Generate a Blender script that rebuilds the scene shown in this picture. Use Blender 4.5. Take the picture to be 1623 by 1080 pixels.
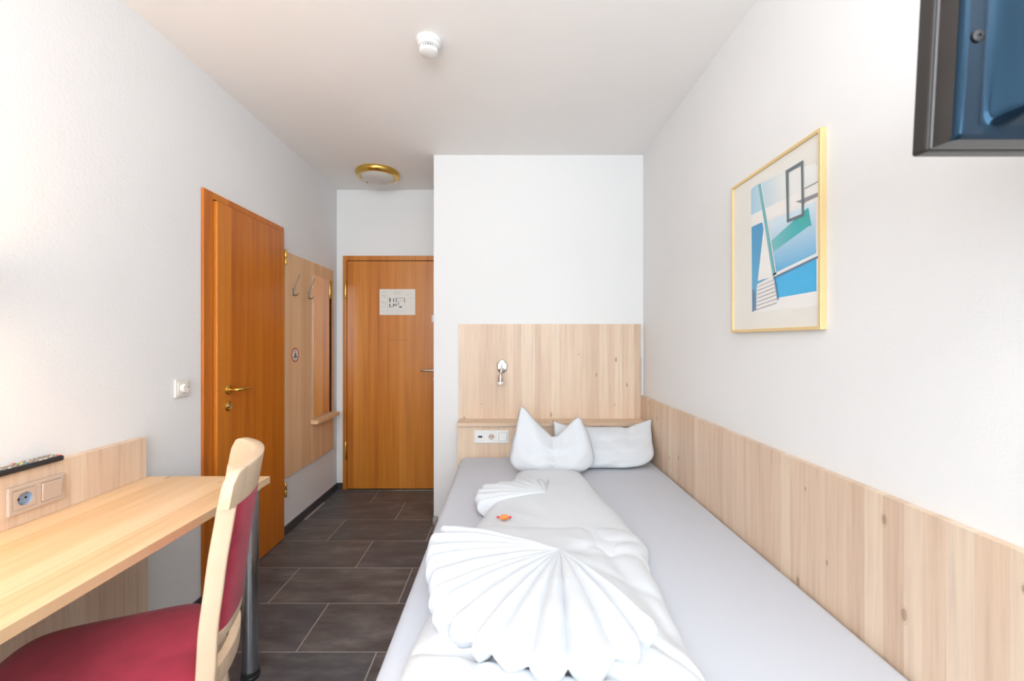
import bpy, bmesh, math, random
from mathutils import Vector, Matrix, noise
random.seed(7)
for o in list(bpy.data.objects): bpy.data.objects.remove(o, do_unlink=True)
S = bpy.context.scene
C = S.collection
PI = math.pi
R = math.radians

# ------------------------------------------------------------------ camera, world, light, exposure
cam = bpy.data.cameras.new('camera'); co = bpy.data.objects.new('camera', cam); C.objects.link(co)
co.location = (0, 0, 1.3); co.rotation_euler = (PI/2, 0, 0)
cam.sensor_width = 36; cam.lens = 657/1623*36; cam.shift_x = 7.5/1623; cam.clip_start = .02
cam.dof.use_dof = True; cam.dof.focus_distance = 2.3; cam.dof.aperture_fstop = 5.0
S.camera = co
S.view_settings.view_transform = 'Standard'; S.view_settings.look = 'None'
S.view_settings.gamma = 1; S.view_settings.use_curve_mapping = False
S.view_settings.exposure = 0.10
w = bpy.data.worlds.new('world'); S.world = w; w.use_nodes = True
w.node_tree.nodes['Background'].inputs[0].default_value = (.72, .86, 1, 1)
w.node_tree.nodes['Background'].inputs[1].default_value = 1.0
def area(name, loc, rot, sx, sy, power, col, spread=180):
    l = bpy.data.lights.new(name, 'AREA'); l.shape = 'RECTANGLE'; l.size = sx; l.size_y = sy
    l.energy = power; l.color = col; l.spread = R(spread)
    o = bpy.data.objects.new(name, l); C.objects.link(o); o.location = loc; o.rotation_euler = rot
    return o
area('window_daylight', (-.2, -2.52, 1.6), (R(100), 0, 0), 2.1, 1.6, 98, (.86, .94, 1.0))
area('added_bounce_fill', (.0, -1.0, 1.75), (R(180), 0, 0), 1.5, 1.5, 72, (.97, .97, 1.0))  # added upward fill without a fixture, stands in for bounced room light

# room measures (metres); the camera stands at x=0, y=0 and looks along +y
XL, XR, YB, YH, XC, YW, HC = -1.488, .965, 2.943, 3.62, -.522, -2.4, 2.617

# ------------------------------------------------------------------ node helpers and materials
def mat(name, col=(.8, .8, .8), rough=.5, metal=0.0, **kw):
    m = bpy.data.materials.new(name); m.use_nodes = True
    b = m.node_tree.nodes['Principled BSDF']
    b.inputs['Base Color'].default_value = (*col, 1); b.inputs['Roughness'].default_value = rough
    b.inputs['Metallic'].default_value = metal
    for k, v in kw.items(): b.inputs[k].default_value = v
    return m
def hexc(h):
    c = [int(h[i:i+2], 16)/255 for i in (0, 2, 4)]
    return tuple(x/12.92 if x <= .04045 else ((x+.055)/1.055)**2.4 for x in c)
class NT:
    def __init__(s, m): s.t = m.node_tree; s.b = s.t.nodes['Principled BSDF']
    def n(s, typ, **kw):
        x = s.t.nodes.new(typ)
        for k, v in kw.items():
            if k.startswith('i_'):
                x.inputs[int(k[2:]) if k[2:].isdigit() else k[2:].replace('_', ' ')].default_value = v
            else: setattr(x, k, v)
        return x
    def l(s, a, b): s.t.links.new(a, b)
    def math(s, op, a, b=None):
        x = s.n('ShaderNodeMath', operation=op)
        for i, v in enumerate((a, b)):
            if v is None: continue
            if isinstance(v, (int, float)): x.inputs[i].default_value = v
            else: s.l(v, x.inputs[i])
        return x.outputs[0]
    def ramp(s, fac, stops):
        x = s.n('ShaderNodeValToRGB'); e = x.color_ramp.elements
        while len(e) < len(stops): e.new(.5)
        for i, (p, c) in enumerate(stops): e[i].position = p; e[i].color = (*c, 1)
        s.l(fac, x.inputs[0]); return x.outputs[0]
    def mix(s, fac, a, b, mode='MIX'):
        x = s.n('ShaderNodeMix', data_type='RGBA', blend_type=mode)
        for i, v in ((0, fac), (6, a), (7, b)):
            if isinstance(v, (int, float)): x.inputs[i].default_value = v
            elif isinstance(v, tuple): x.inputs[i].default_value = (*v, 1)
            else: s.l(v, x.inputs[i])
        return x.outputs[2]
    def bump(s, h, strength, dist):
        x = s.n('ShaderNodeBump'); x.inputs['Strength'].default_value = strength; x.inputs['Distance'].default_value = dist
        s.l(h, x.inputs['Height']); s.l(x.outputs[0], s.b.inputs['Normal'])

def wood(name, tones, across, along, board, rough=.42, knots=True, knotcol=(.25, .13, .06), grain=.35, gscale=70, bumpy=.15):
    """tones: dark, mid, light; across / along: axis index"""
    m = mat(name, tones[1], rough); N = NT(m)
    tc = N.n('ShaderNodeTexCoord'); sp = N.n('ShaderNodeSeparateXYZ'); N.l(tc.outputs['Object'], sp.inputs[0])
    A, L = sp.outputs[across], sp.outputs[along]
    v = N.n('ShaderNodeTexVoronoi', voronoi_dimensions='1D'); v.inputs['Scale'].default_value = 1/board
    N.l(A, v.inputs['W'])
    sc = N.n('ShaderNodeSeparateColor'); N.l(v.outputs['Color'], sc.inputs[0])
    base = N.ramp(sc.outputs[0], [(0.0, tones[0]), (.5, tones[1]), (1.0, tones[2])])
    # long fibres
    cb = N.n('ShaderNodeCombineXYZ')
    N.l(N.math('MULTIPLY', A, gscale), cb.inputs[0]); N.l(N.math('MULTIPLY', L, gscale*.035), cb.inputs[1])
    N.l(N.math('MULTIPLY', sc.outputs[1], 30), cb.inputs[2])
    g = N.n('ShaderNodeTexNoise'); g.inputs['Scale'].default_value = 1; g.inputs['Detail'].default_value = 5
    g.inputs['Roughness'].default_value = .62; g.inputs['Distortion'].default_value = .3
    N.l(cb.outputs[0], g.inputs['Vector'])
    gr = N.ramp(g.outputs[0], [(.3, tuple(c*.72 for c in tones[0])), (.52, tones[1]), (.72, tones[2])])
    c = N.mix(grain, base, gr)
    if knots:
        kv = N.n('ShaderNodeCombineXYZ'); N.l(N.math('MULTIPLY', A, 9), kv.inputs[0]); N.l(N.math('MULTIPLY', L, 4.2), kv.inputs[1])
        k = N.n('ShaderNodeTexVoronoi', voronoi_dimensions='2D'); k.inputs['Scale'].default_value = 1
        N.l(kv.outputs[0], k.inputs['Vector'])
        ks = N.n('ShaderNodeSeparateColor'); N.l(k.outputs['Color'], ks.inputs[0])
        rad = N.math('MULTIPLY', N.math('MAXIMUM', N.math('SUBTRACT', ks.outputs[2], .62), 0), .17)
        f = N.math('MULTIPLY', N.math('LESS_THAN', k.outputs['Distance'], rad), .55)
        f2 = N.math('MULTIPLY', N.math('LESS_THAN', k.outputs['Distance'], N.math('MULTIPLY', rad, 1.7)), .3)
        c = N.mix(f2, c, tuple(x*.8 for x in tones[0])); c = N.mix(f, c, knotcol)
    N.l(c, N.b.inputs['Base Color'])
    N.bump(g.outputs[0], bumpy, .002)
    return m

def plaster(name, col, bscale=160, st=.15, dist=.003, rough=.85):
    m = mat(name, col, rough); N = NT(m); tc = N.n('ShaderNodeTexCoord')
    a = N.n('ShaderNodeTexNoise'); a.inputs['Scale'].default_value = bscale; a.inputs['Detail'].default_value = 3
    N.l(tc.outputs['Object'], a.inputs['Vector']); N.bump(a.outputs[0], st, dist)
    b = N.n('ShaderNodeTexNoise'); b.inputs['Scale'].default_value = 1.5; N.l(tc.outputs['Object'], b.inputs['Vector'])
    N.l(N.ramp(b.outputs[0], [(.3, tuple(c*.97 for c in col)), (.7, col)]), N.b.inputs['Base Color'])
    return m

M = {}
M['wall'] = plaster('wall_paint', (.83, .835, .83))
M['wall_rough'] = plaster('woodchip_wall_paint', (.80, .80, .80), 95, .28, .004)
M['ceiling'] = plaster('ceiling_paint', (.91, .895, .875), 110, .15, .002)
PW = (hexc('cfb299'), hexc('dec4aa'), hexc('e8d5bf'))
M['wood_z_x'] = wood('pale_wood_upright_x', PW, 0, 2, .05)          # boards side by side along x, grain upright
M['wood_z_y'] = wood('pale_wood_upright_y', PW, 1, 2, .055)
M['wood_x'] = wood('pale_wood_along_x', PW, 1, 0, .06)
DW = (hexc('d2ab7c'), hexc('ddba90'), hexc('e5c7a2'))
M['wood_desk'] = wood('desk_wood_along_y', DW, 0, 1, .09)
M['edge'] = wood('board_edge_along_y', PW, 0, 1, .05, knots=False)
CW = (hexc('b45e16'), hexc('c8721e'), hexc('d6852c'))
M['cherry_y'] = wood('cherry_veneer_y', CW, 1, 2, .11, .33, False, grain=.5, gscale=26, bumpy=.05)
M['cherry_x'] = wood('cherry_veneer_x', (hexc('b8661e'), hexc('c97c2b'), hexc('d89142')), 0, 2, .12, .3, False, grain=.55, gscale=22, bumpy=.05)
M['cherry_edge'] = mat('cherry_edge', hexc('a8602f'), .4)
BW = (hexc('ccb294'), hexc('d6bea2'), hexc('decbb2'))
M['beech'] = wood('beech', BW, 1, 2, .2, .4, False, grain=.3, gscale=90, bumpy=.05)
M['rack'] = wood('rack_wood', (hexc('ddb285'), hexc('e8c096'), hexc('eecba3')), 1, 2, .05, .45, knots=False)
M['brass'] = mat('brass', hexc('d9b35a'), .25, 1)
M['steel'] = mat('brushed_steel', (.6, .58, .55), .3, 1)
M['chrome'] = mat('chrome', (.75, .74, .72), .15, 1)
M['hook'] = mat('hook_metal', (.2, .185, .16), .35, 1)
M['leg'] = mat('dark_chrome', (.55, .57, .6), .22, 1)
M['black'] = mat('black_plastic', (.02, .02, .022), .35)
M['gap'] = mat('dark_gap', (.02, .015, .01), .8)
M['white'] = mat('white_plastic', (.8, .8, .79), .3)
M['cream'] = mat('cream_plastic', (.78, .74, .68), .35)
M['silver'] = mat('silver_plastic', hexc('c9b7a8'), .38, .15)
M['sockblue'] = mat('grey_blue_plastic', hexc('8b9bb0'), .35)
M['paper'] = mat('paper', (.78, .77, .72), .12)
M['ink'] = mat('ink', (.12, .12, .12), .6)
M['inkgreen'] = mat('faint_green_ink', (.4, .48, .38), .6)
M['red'] = mat('red_print', hexc('b0262b'), .5)
M['gold'] = mat('gold_frame', hexc('ebd098'), .38, .3)
M['mirror'] = mat('mirror_glass', (.86, .86, .84), .02, 1)
M['glass_shade'] = mat('frosted_shade', (.62, .60, .56), .35)
M['base_tile'] = mat('dark_base_tile', hexc('43444a'), .4)
M['grout'] = plaster('grout', hexc('b5aca4'), 200, .2, .001)
def cloth(name, col, rough=.9, sc=260, st=.12, sheen=.3):
    m = mat(name, col, rough); N = NT(m); tc = N.n('ShaderNodeTexCoord')
    a = N.n('ShaderNodeTexNoise'); a.inputs['Scale'].default_value = sc; a.inputs['Detail'].default_value = 2
    N.l(tc.outputs['Object'], a.inputs['Vector'])
    b = N.n('ShaderNodeTexNoise'); b.inputs['Scale'].default_value = 9; b.inputs['Detail'].default_value = 4
    N.l(tc.outputs['Object'], b.inputs['Vector'])
    N.bump(N.math('ADD', N.math('MULTIPLY', a.outputs[0], .15), b.outputs[0]), st, .01)
    N.b.inputs['Sheen Weight'].default_value = sheen
    return m, N, b
M['linen'] = cloth('white_linen', (.66, .69, .725), st=.10, sheen=.1)[0]
M['sheet'] = cloth('white_sheet', (.575, .60, .66), st=.06, sheen=.1)[0]
rm, N_, b_ = cloth('red_microfibre', hexc('a02b3c'), .8, 220, .15, .12)
N_.l(N_.ramp(b_.outputs[0], [(.3, hexc('931833')), (.7, hexc('b02b46'))]), N_.b.inputs['Base Color']); M['red_fabric'] = rm
# tiles: four dark tones with smeared streaks
def tile_mat(name, a, b, c, seed):
    m = mat(name, b, .38); N = NT(m); tc = N.n('ShaderNodeTexCoord'); mp = N.n('ShaderNodeMapping')
    mp.inputs['Scale'].default_value = (3, 9, 3); mp.inputs['Location'].default_value = (seed*3.1, seed*1.7, 0)
    N.l(tc.outputs['Object'], mp.inputs[0])
    t = N.n('ShaderNodeTexNoise'); t.inputs['Scale'].default_value = 1.4; t.inputs['Detail'].default_value = 7; t.inputs['Roughness'].default_value = .65
    N.l(mp.outputs[0], t.inputs['Vector'])
    N.l(N.ramp(t.outputs[0], [(.32, a), (.52, b), (.75, c)]), N.b.inputs['Base Color'])
    N.l(N.math('ADD', N.math('MULTIPLY', t.outputs[0], .25), .28), N.b.inputs['Roughness'])
    N.bump(t.outputs[0], .1, .002); return m
TM = [tile_mat('slate_tile_%s' % n, hexc(a), hexc(b), hexc(c), i) for i, (n, a, b, c) in enumerate((
    ('brown', '45454a', '5c5b5d', '7f7d7c'), ('grey', '44464a', '58585b', '7a7877'), ('dark', '404247', '555458', '737274'), ('warm', '4a4646', '625e5d', '85807d')))]

# ------------------------------------------------------------------ mesh helpers
def link(name, bm, m, parent=None, smooth=None, bevel=0, seg=2):
    bmesh.ops.recalc_face_normals(bm, faces=bm.faces[:])
    me = bpy.data.meshes.new(name); bm.to_mesh(me); bm.free()
    for x in (m if isinstance(m, (list, tuple)) else [m]): me.materials.append(x)
    o = bpy.data.objects.new(name, me); C.objects.link(o)
    if parent: o.parent = parent
    if smooth is not None:
        for p in me.polygons: p.use_smooth = True
        if smooth > 0: me.set_sharp_from_angle(angle=R(smooth))
    if bevel:
        b = o.modifiers.new('bevel', 'BEVEL'); b.width = bevel; b.segments = seg; b.limit_method = 'ANGLE'; b.angle_limit = R(40)
    return o
def box_bm(bm, x0, x1, y0, y1, z0, z1, mtx=None, mi=0):
    vs = [bm.verts.new(p) for p in ((x0, y0, z0), (x1, y0, z0), (x1, y1, z0), (x0, y1, z0), (x0, y0, z1), (x1, y0, z1), (x1, y1, z1), (x0, y1, z1))]
    if mtx: 
        for v in vs: v.co = mtx @ v.co
    for q in ((0, 3, 2, 1), (4, 5, 6, 7), (0, 1, 5, 4), (1, 2, 6, 5), (2, 3, 7, 6), (3, 0, 4, 7)):
        f = bm.faces.new([vs[i] for i in q]); f.material_index = mi
def box(name, b, m, parent=None, bevel=.0, seg=2):
    bm = bmesh.new(); box_bm(bm, *b); return link(name, bm, m, parent, bevel=bevel, seg=seg)
def boxes(name, bs, m, parent=None, bevel=0.0):
    bm = bmesh.new()
    for b in bs: box_bm(bm, *b)
    return link(name, bm, m, parent, bevel=bevel)
def lathe_bm(bm, prof, origin, axis, n=32, sx=1, sy=1, up=None):
    """prof: (radius, height) list; axis: direction of height"""
    ax = Vector(axis).normalized()
    u = Vector(up) if up else (Vector((0, 0, 1)) if abs(ax.z) < .9 else Vector((1, 0, 0)))
    u = (u - ax*u.dot(ax)).normalized(); v = ax.cross(u); o = Vector(origin); rings = []
    for r, h in prof:
        if r < 1e-6: rings.append([bm.verts.new(o+ax*h)]); continue
        rings.append([bm.verts.new(o + ax*h + u*(r*sx*math.cos(2*PI*i/n)) + v*(r*sy*math.sin(2*PI*i/n))) for i in range(n)])
    for a, b in zip(rings, rings[1:]):
        for i in range(n):
            j = (i+1) % n
            if len(a) == 1 and len(b) == 1: continue
            if len(a) == 1: bm.faces.new((a[0], b[i], b[j]))
            elif len(b) == 1: bm.faces.new((a[i], a[j], b[0]))
            else: bm.faces.new((a[i], a[j], b[j], b[i]))
def lathe(name, prof, origin, axis, m, parent=None, n=32, sx=1, sy=1, ang=35):
    bm = bmesh.new(); lathe_bm(bm, prof, origin, axis, n, sx, sy); return link(name, bm, m, parent, smooth=ang)
def sweep_bm(bm, pts, section, ups=None, closed_caps=True, scale=None):
    """section: list of (a,b) in (side, up) frame"""
    P = [Vector(p) for p in pts]; rings = []
    for i, p in enumerate(P):
        t = (P[min(i+1, len(P)-1)] - P[max(i-1, 0)]).normalized()
        up = Vector(ups[i] if isinstance(ups, list) else (ups or (0, 0, 1)))
        s = t.cross(up)
        if s.length < 1e-4: s = t.cross(Vector((1, 0, 0)))
        s.normalize(); u = s.cross(t); k = scale[i] if scale else (1, 1)
        rings.append([bm.verts.new(p + s*a*k[0] + u*b*k[1]) for a, b in section])
    n = len(section)
    for a, b in zip(rings, rings[1:]):
        for i in range(n): bm.faces.new((a[i], a[(i+1) % n], b[(i+1) % n], b[i]))
    if closed_caps: bm.faces.new(rings[0][::-1]); bm.faces.new(rings[-1])
def circ(r, n=12, r2=None): return [(r*math.cos(2*PI*i/n), (r2 or r)*math.sin(2*PI*i/n)) for i in range(n)]
def rrect(w, h, r, k=3):
    out = []
    for cx, cy, a0 in ((w/2-r, h/2-r, 0), (-w/2+r, h/2-r, 90), (-w/2+r, -h/2+r, 180), (w/2-r, -h/2+r, 270)):
        for i in range(k+1):
            a = R(a0+90*i/k); out.append((cx+r*math.cos(a), cy+r*math.sin(a)))
    return out
def sweep(name, pts, section, m, parent=None, ups=None, ang=45, scale=None):
    bm = bmesh.new(); sweep_bm(bm, pts, section, ups, True, scale); return link(name, bm, m, parent, smooth=ang)
def sm(t): return t*t*(3-2*t)
def spline(P, n=8):
    P = [Vector(p) for p in P]; out = []
    for i in range(len(P)-1):
        a, b, c, d = P[max(i-1, 0)], P[i], P[i+1], P[min(i+2, len(P)-1)]
        for k in range(n):
            t = k/n; out.append(.5*((2*b)+(-a+c)*t+(2*a-5*b+4*c-d)*t*t+(-a+3*b-3*c+d)*t**3))
    out.append(P[-1]); return out
def empty(name, loc=(0, 0, 0), rz=0):
    o = bpy.data.objects.new(name, None); C.objects.link(o); o.location = loc; o.rotation_euler = (0, 0, rz); o.empty_display_size = .1
    return o
def tag(o, label, cat, group=None):
    o['label'] = label; o['category'] = cat
    if group: o['group'] = group
    return o
def struct(o, label=None):
    o['kind'] = 'structure'
    if label: o['label'] = label
    return o
def thing(name, label, cat, loc, rz=0, group=None): return tag(empty(name, loc, rz), label, cat, group)
class At:                    # children given in world coordinates under an empty at loc
    pass
def world_children(root):
    bpy.context.view_layer.update()
    inv = Matrix.LocRotScale(root.location, root.rotation_euler, None).inverted()
    for ch in root.children: ch.matrix_parent_inverse = inv

# ------------------------------------------------------------------ structure
T = .12
fl = struct(box('floor', (XL-T, XR+T, YW-T, YH+T, -.05, -.0009), M['grout']), 'light grout bed under dark slate look tiles')
RY = [3.327+.3205*i for i in range(1, -17, -1)]
offs = {}
base = {0: -1.104, 1: -.815, 2: -.526, 3: -.869, 4: -.54, 5: -.882, 6: -.545}
G = .0026
for k in range(19):
    y0 = 3.327-.3195*k; y1 = y0+.3195
    y0 = max(y0, YW); y1 = min(y1, YH)
    if y1-y0 < .02: continue
    off = base.get(k, -.88 if k % 2 else -.55); L = .645
    x = off - L*4
    while x < XR:
        a, b = max(x, XL), min(x+L, XR)
        if k == 0 and a > XC: a = b
        if k == 0: b = min(b, XC)
        if y0 >= YB and b > XC: b = XC
        if y1 > YB and y0 < YB and k == 1: pass
        if b-a > .03:
            bm = bmesh.new(); yy1 = y1
            if a > XC-.1 and y1 > YB: yy1 = YB
            if yy1-y0 > .02:
                box_bm(bm, a+G, b-G, y0+G, yy1-G, -.004, random.uniform(-.0003, .0003))
                link('tile', bm, TM[(k*3+int((x+9)*3)) % 4], fl)
        x += L
struct(box('ceiling', (XL-T, XR+T, YW-T, YH+T, HC, HC+.1), M['ceiling']))
struct(box('wall_left', (XL-T, XL, YW-T, YH+T, 0, HC), M['wall_rough']))
struct(box('wall_right', (XR, XR+T, YW-T, YB, 0, HC), M['wall']))
struct(box('wall_back', (XC, XR+T, YB, YH+T, 0, HC), M['wall']))
struct(box('wall_hall', (XL, XC, YH, YH+T, 0, HC), M['wall']))
struct(boxes('wall_window', [(XL, -1.15, YW-T, YW, 0, HC), (.85, XR, YW-T, YW, 0, HC), (-1.15, .85, YW-T, YW, 0, .85), (-1.15, .85, YW-T, YW, 2.4, HC)], M['wall']))
wn = struct(boxes('window_1', [(-1.15, -1.09, YW-.1, YW-.04, .85, 2.4), (.79, .85, YW-.1, YW-.04, .85, 2.4), (-.19, -.11, YW-.1, YW-.04, .85, 2.4),
                        (-1.09, .79, YW-.1, YW-.04, .85, .91), (-1.09, .79, YW-.1, YW-.04, 2.34, 2.4)], M['white'], bevel=.004))
# dark tile baseboards
DY0, DY1 = 2.012, 2.738
def skirt(name, runs):
    e = struct(empty(name, (XL, 2, 0)))
    for r in runs: box('base_tile', r, M['base_tile'], e, bevel=.001)
    world_children(e); return e
runs = []
for a, b in ((YW, DY0), (DY1, YH)):
    n = max(1, round((b-a)/.6)); 
    for i in range(n): runs.append((XL, XL+.01, a+(b-a)*i/n+.001, a+(b-a)*(i+1)/n-.001, 0, .058))
skirt('baseboard_left', runs)
skirt('baseboard_hall', [(XL+.0105, -1.434, YH-.01, YH, 0, .058)])

# ------------------------------------------------------------------ doors
def screw(bm, o, ax, r=.003): lathe_bm(bm, [(0, 0), (r, 0), (r, .001), (0, .0012)], o, ax, 8)
d1 = struct(empty('door_1', (XL, 2.375, 0)), 'cherry veneer side door in the left wall with brass lever')
GP = .0006
TP = 2.045
fw, ft = .068, .014
boxes('frame', [(XL, XL+ft, DY0, DY0+fw, 0, TP), (XL, XL+ft, DY1-.022, DY1, 0, TP), (XL, XL+ft, DY0+fw, DY1-.022, TP-.035, TP)], M['cherry_y'], d1, .003)
box('shadow_gap', (XL, XL+.006, DY0+fw, DY1-.022, .004, TP-.035), M['gap'], d1)
LX = XL+.03
box('leaf', (XL+.0065, LX, DY0+fw+.004, DY1-.026, .008, TP-.042), M['cherry_y'], d1, .003)
def lever(parent, o, out, along, m, length=.125):
    o, out, along = Vector(o), Vector(out), Vector(along)
    lathe('rosette', [(0, 0), (.026, 0), (.026, .005), (.022, .009), (.012, .010), (.011, .014), (0, .014)], o, out, m, parent)
    pts = spline([o+out*.012, o+out*.04, o+out*.056+along*.012, o+out*.058+along*.05, o+out*.055+along*(length-.02), o+out*.044+along*length], 6)
    return sweep('lever', pts, circ(.0088, 12), m, parent, ups=(.01, .01, 1))
def keyrose(parent, o, out, m):
    bm = bmesh.new(); lathe_bm(bm, [(0, 0), (.026, 0), (.026, .005), (.02, .009), (.013, .006), (0, .006)], o, out); r = link('lock_rosette', bm, m, parent, smooth=35)
    lathe('lock_cylinder', [(0, .005), (.0095, .005), (.0095, .013), (0, .0135)], o, out, M['steel'], parent)
    return r
lever(d1, (LX, 2.165, 1.043), (1, 0, 0), (0, 1, 0), M['brass'])
keyrose(d1, (LX, 2.165, .958), (1, 0, 0), M['brass'])
for z in (1.80, .27):
    lathe('hinge', [(0, 0), (.006, .001), (.0075, .004), (.0075, .045), (.0068, .046), (.0075, .047), (.0075, .092), (.005, .096), (0, .097)], (LX+.004, DY1-.018, z), (0, 0, 1), M['brass'], d1, n=14)
world_children(d1)

HX0, HX1 = -1.432, -.5225
d2 = struct(empty('door_2', (-.98, YH, 0)), 'cherry veneer entrance door at the end of the hall')
TP2 = 2.038
boxes('frame', [(HX0, HX0+.034, YH-ft, YH, 0, TP2), (HX1-.034, HX1, YH-ft, YH, 0, TP2), (HX0+.034, HX1-.034, YH-ft, YH, TP2-.042, TP2)], M['cherry_x'], d2, .003)
box('shadow_gap', (HX0+.034, HX1-.034, YH-.006, YH, .001, TP2-.042), M['gap'], d2)
box('threshold', (HX0+.034, HX1-.034, YH-.03, YH-.0065, 0.0005, .005), M['steel'], d2, .001)
LY = YH-.028
box('leaf', (HX0+.044, HX1-.040, LY, YH-.0065, .014, TP2-.05), M['cherry_x'], d2, .003)
lever(d2, (-.615, LY, 1.045), (0, -1, 0), (-1, 0, 0), M['steel'])
keyrose(d2, (-.615, LY, .965), (0, -1, 0), M['steel'])
for z in (1.66, .27):
    lathe('hinge', [(0, 0), (.007, .001), (.009, .004), (.009, .075), (.008, .076), (.009, .077), (.009, .15), (.006, .156), (0, .157)], (HX0+.034, LY-.006, z), (0, 0, 1), M['brass'], d2, n=14)
box('veneer_strip', (-1.02, -.85, LY-.0008, LY, 1.301, 1.305), M['cherry_edge'], d2)
bx = box('strike_tag', (-.655, -.62, LY-.002, LY, 1.46, 1.52), M['cream'], d2, .001); 
world_children(d2)

# escape plan sheet
pl = thing('notice', 'white laminated floor plan sheet taped on the hall door', 'notice', (-.96, LY-.001, 1.51))
box('sheet', (-1.106, -.797, LY-.0022, LY-.0002, 1.521, 1.745), M['paper'], pl, .0005)
bm = bmesh.new(); yy = LY-.0026
def pbox(x0, x1, z0, z1, mi=0): box_bm(bm, -1.106+x0*.309, -1.106+x1*.309, yy, yy+.0005, 1.745-z1*.224, 1.745-z0*.224, mi=mi)
for r in ((.27, .31, .34, .5), (.38, .41, .36, .5), (.27, .30, .56, .7), (.27, .40, .67, .69), (.38, .42, .56, .66), (.42, .47, .59, .61), (.455, .48, .34, .52), (.455, .48, .57, .66), (.48, .71, .34, .355), (.69, .71, .35, .52),
          (.52, .54, .5, .62), (.55, .62, .66, .72), (.5, .66, .45, .46)): pbox(*r)
for r in ((.08, .2, .11, .125), (.38, .6, .10, .115), (.4, .58, .17, .185), (.07, .17, .23, .25), (.09, .18, .29, .31), (.07, .1, .48, .54), (.12, .19, .5, .52), (.12, .2, .57, .585), (.07, .18, .67, .685), (.77, .8, .2, .23), (.83, .93, .33, .35), (.22, .225, .18, .85)): pbox(*r, 1)
link('print', bm, [M['ink'], M['inkgreen']], pl)['kind'] = 'stuff'; world_children(pl)

# ------------------------------------------------------------------ coat rack panel, hooks, mirror, sign
RX = XL+.018
t = thing('coat_rack', 'pale wood coat rack panel on the left wall beside the hall door', 'coat rack', (XL, 3.12, .385))
box('panel', (XL+GP, RX, 2.745, 3.505, .385, 1.892), M['rack'], t, .001)
def hook(y, z):
    h = empty('hook', (0, 0, 0)); h.parent = t
    box('hook_plate', (RX, RX+.004, y-.009, y+.009, z-.022, z+.03), M['hook'], h, .002)
    sweep('hook_arm', spline([(RX+.004, y, z+.015), (RX+.012, y, z+.03), (RX+.03, y, z+.08), (RX+.05, y, z+.128)], 6), circ(.0036, 8), M['hook'], h, ups=(0, 1, 0))
    sweep('hook_curl', spline([(RX+.004, y, z-.012), (RX+.016, y, z-.02), (RX+.032, y, z-.018), (RX+.042, y, z-.004)], 6), circ(.0036, 8), M['hook'], h, ups=(0, 1, 0))
    return h
hook(2.84, 1.63); hook(3.06, 1.63)
world_children(t)
t = thing('mirror', 'tall narrow frameless mirror on the coat rack panel', 'mirror', (RX, 3.29, .705))
box('glass', (RX+GP, RX+.005, 3.13, 3.455, .712, 1.795), M['mirror'], t)
world_children(t)
t = tag(box('mirror_ledge', (RX+GP, RX+.055, 3.10, 3.50, .672, .700), M['rack'], bevel=.002), 'small pale wood ledge under the tall mirror', 'shelf')
t = thing('no_smoking_sign', 'round red ringed sign stuck on the coat rack panel', 'sign', (RX, 2.872, 1.2))
lathe('disc', [(0, 0), (.043, 0), (.043, .001), (0, .001)], (RX, 2.872, 1.2), (1, 0, 0), M['paper'], t)
lathe('ring', [(.041, 0.0), (.049, 0.0), (.049, .0016), (.041, .0016), (.041, 0)], (RX, 2.872, 1.2), (1, 0, 0), M['red'], t)
boxes('print', [(RX+.0011, RX+.0016, 2.845, 2.90, 1.182, 1.190), (RX+.0011, RX+.0016, 2.862, 2.884, 1.190, 1.212), (RX+.0011, RX+.0016, 2.866, 2.872, 1.215, 1.236), (RX+.0011, RX+.0016, 2.872, 2.877, 1.168, 1.182)], M['ink'], t)['kind'] = 'stuff'
world_children(t)

# rotary dial switch on the left wall
t = thing('rotary_switch', 'cream square rotary dial switch on the left wall beside the side door', 'switch', (XL, 1.888, 1.084))
box('plate', (XL, XL+.010, 1.848, 1.928, 1.043, 1.124), M['cream'], t, .003)
box('insert', (XL+.010, XL+.013, 1.858, 1.918, 1.053, 1.114), M['cream'], t, .002)
lathe('dial', [(0, 0), (.021, 0), (.020, .012), (.018, .015), (0, .0155)], (XL+.013, 1.888, 1.083), (1, 0, 0), M['cream'], t)
box('dial_mark', (XL+.0286, XL+.0292, 1.893, 1.901, 1.086, 1.089), M['gap'], t)
world_children(t)

# ------------------------------------------------------------------ ceiling lamp and smoke detector
c = (-1.014, 3.25, HC)
t = thing('ceiling_lamp', 'round unlit brass rimmed glass ceiling lamp over the hall', 'ceiling lamp', c)
lathe('rim', [(.14, 0), (.165, 0), (.168, -.012), (.160, -.030), (.146, -.040), (.134, -.040), (.130, -.034), (.14, -.02)], c, (0, 0, 1), M['brass'], t, 48, ang=50)
lathe('glass_bowl', [(.131, -.034), (.12, -.048), (.095, -.062), (.06, -.070), (.02, -.074), (0, -.074)], c, (0, 0, 1), M['glass_shade'], t, 48)
for a in (20, 140, 260):
    p = (c[0]+.154*math.cos(R(a)), c[1]+.154*math.sin(R(a)), c[2]-.034)
    lathe('clip', [(0, 0), (.006, 0), (.006, -.010), (0, -.012)], p, (0, 0, 1), M['brass'], t, 10)
world_children(t)
c = (-.345, 1.82, HC)
t = thing('smoke_detector', 'white round smoke detector on the ceiling', 'smoke detector', c)
lathe('mount', [(0, 0), (.054, 0), (.054, -.012), (.050, -.016), (0, -.016)], c, (0, 0, 1), M['white'], t, 40)
lathe('housing', [(0, -.016), (.047, -.016), (.049, -.030), (.046, -.034), (0, -.034)], c, (0, 0, 1), M['white'], t, 40)
bm = bmesh.new()
lathe_bm(bm, [(0, -.034), (.036, -.034), (.036, -.046), (0, -.046)], c, (0, 0, 1), 32); link('vent_core', bm, M['gap'], t)
bm = bmesh.new()
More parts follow.
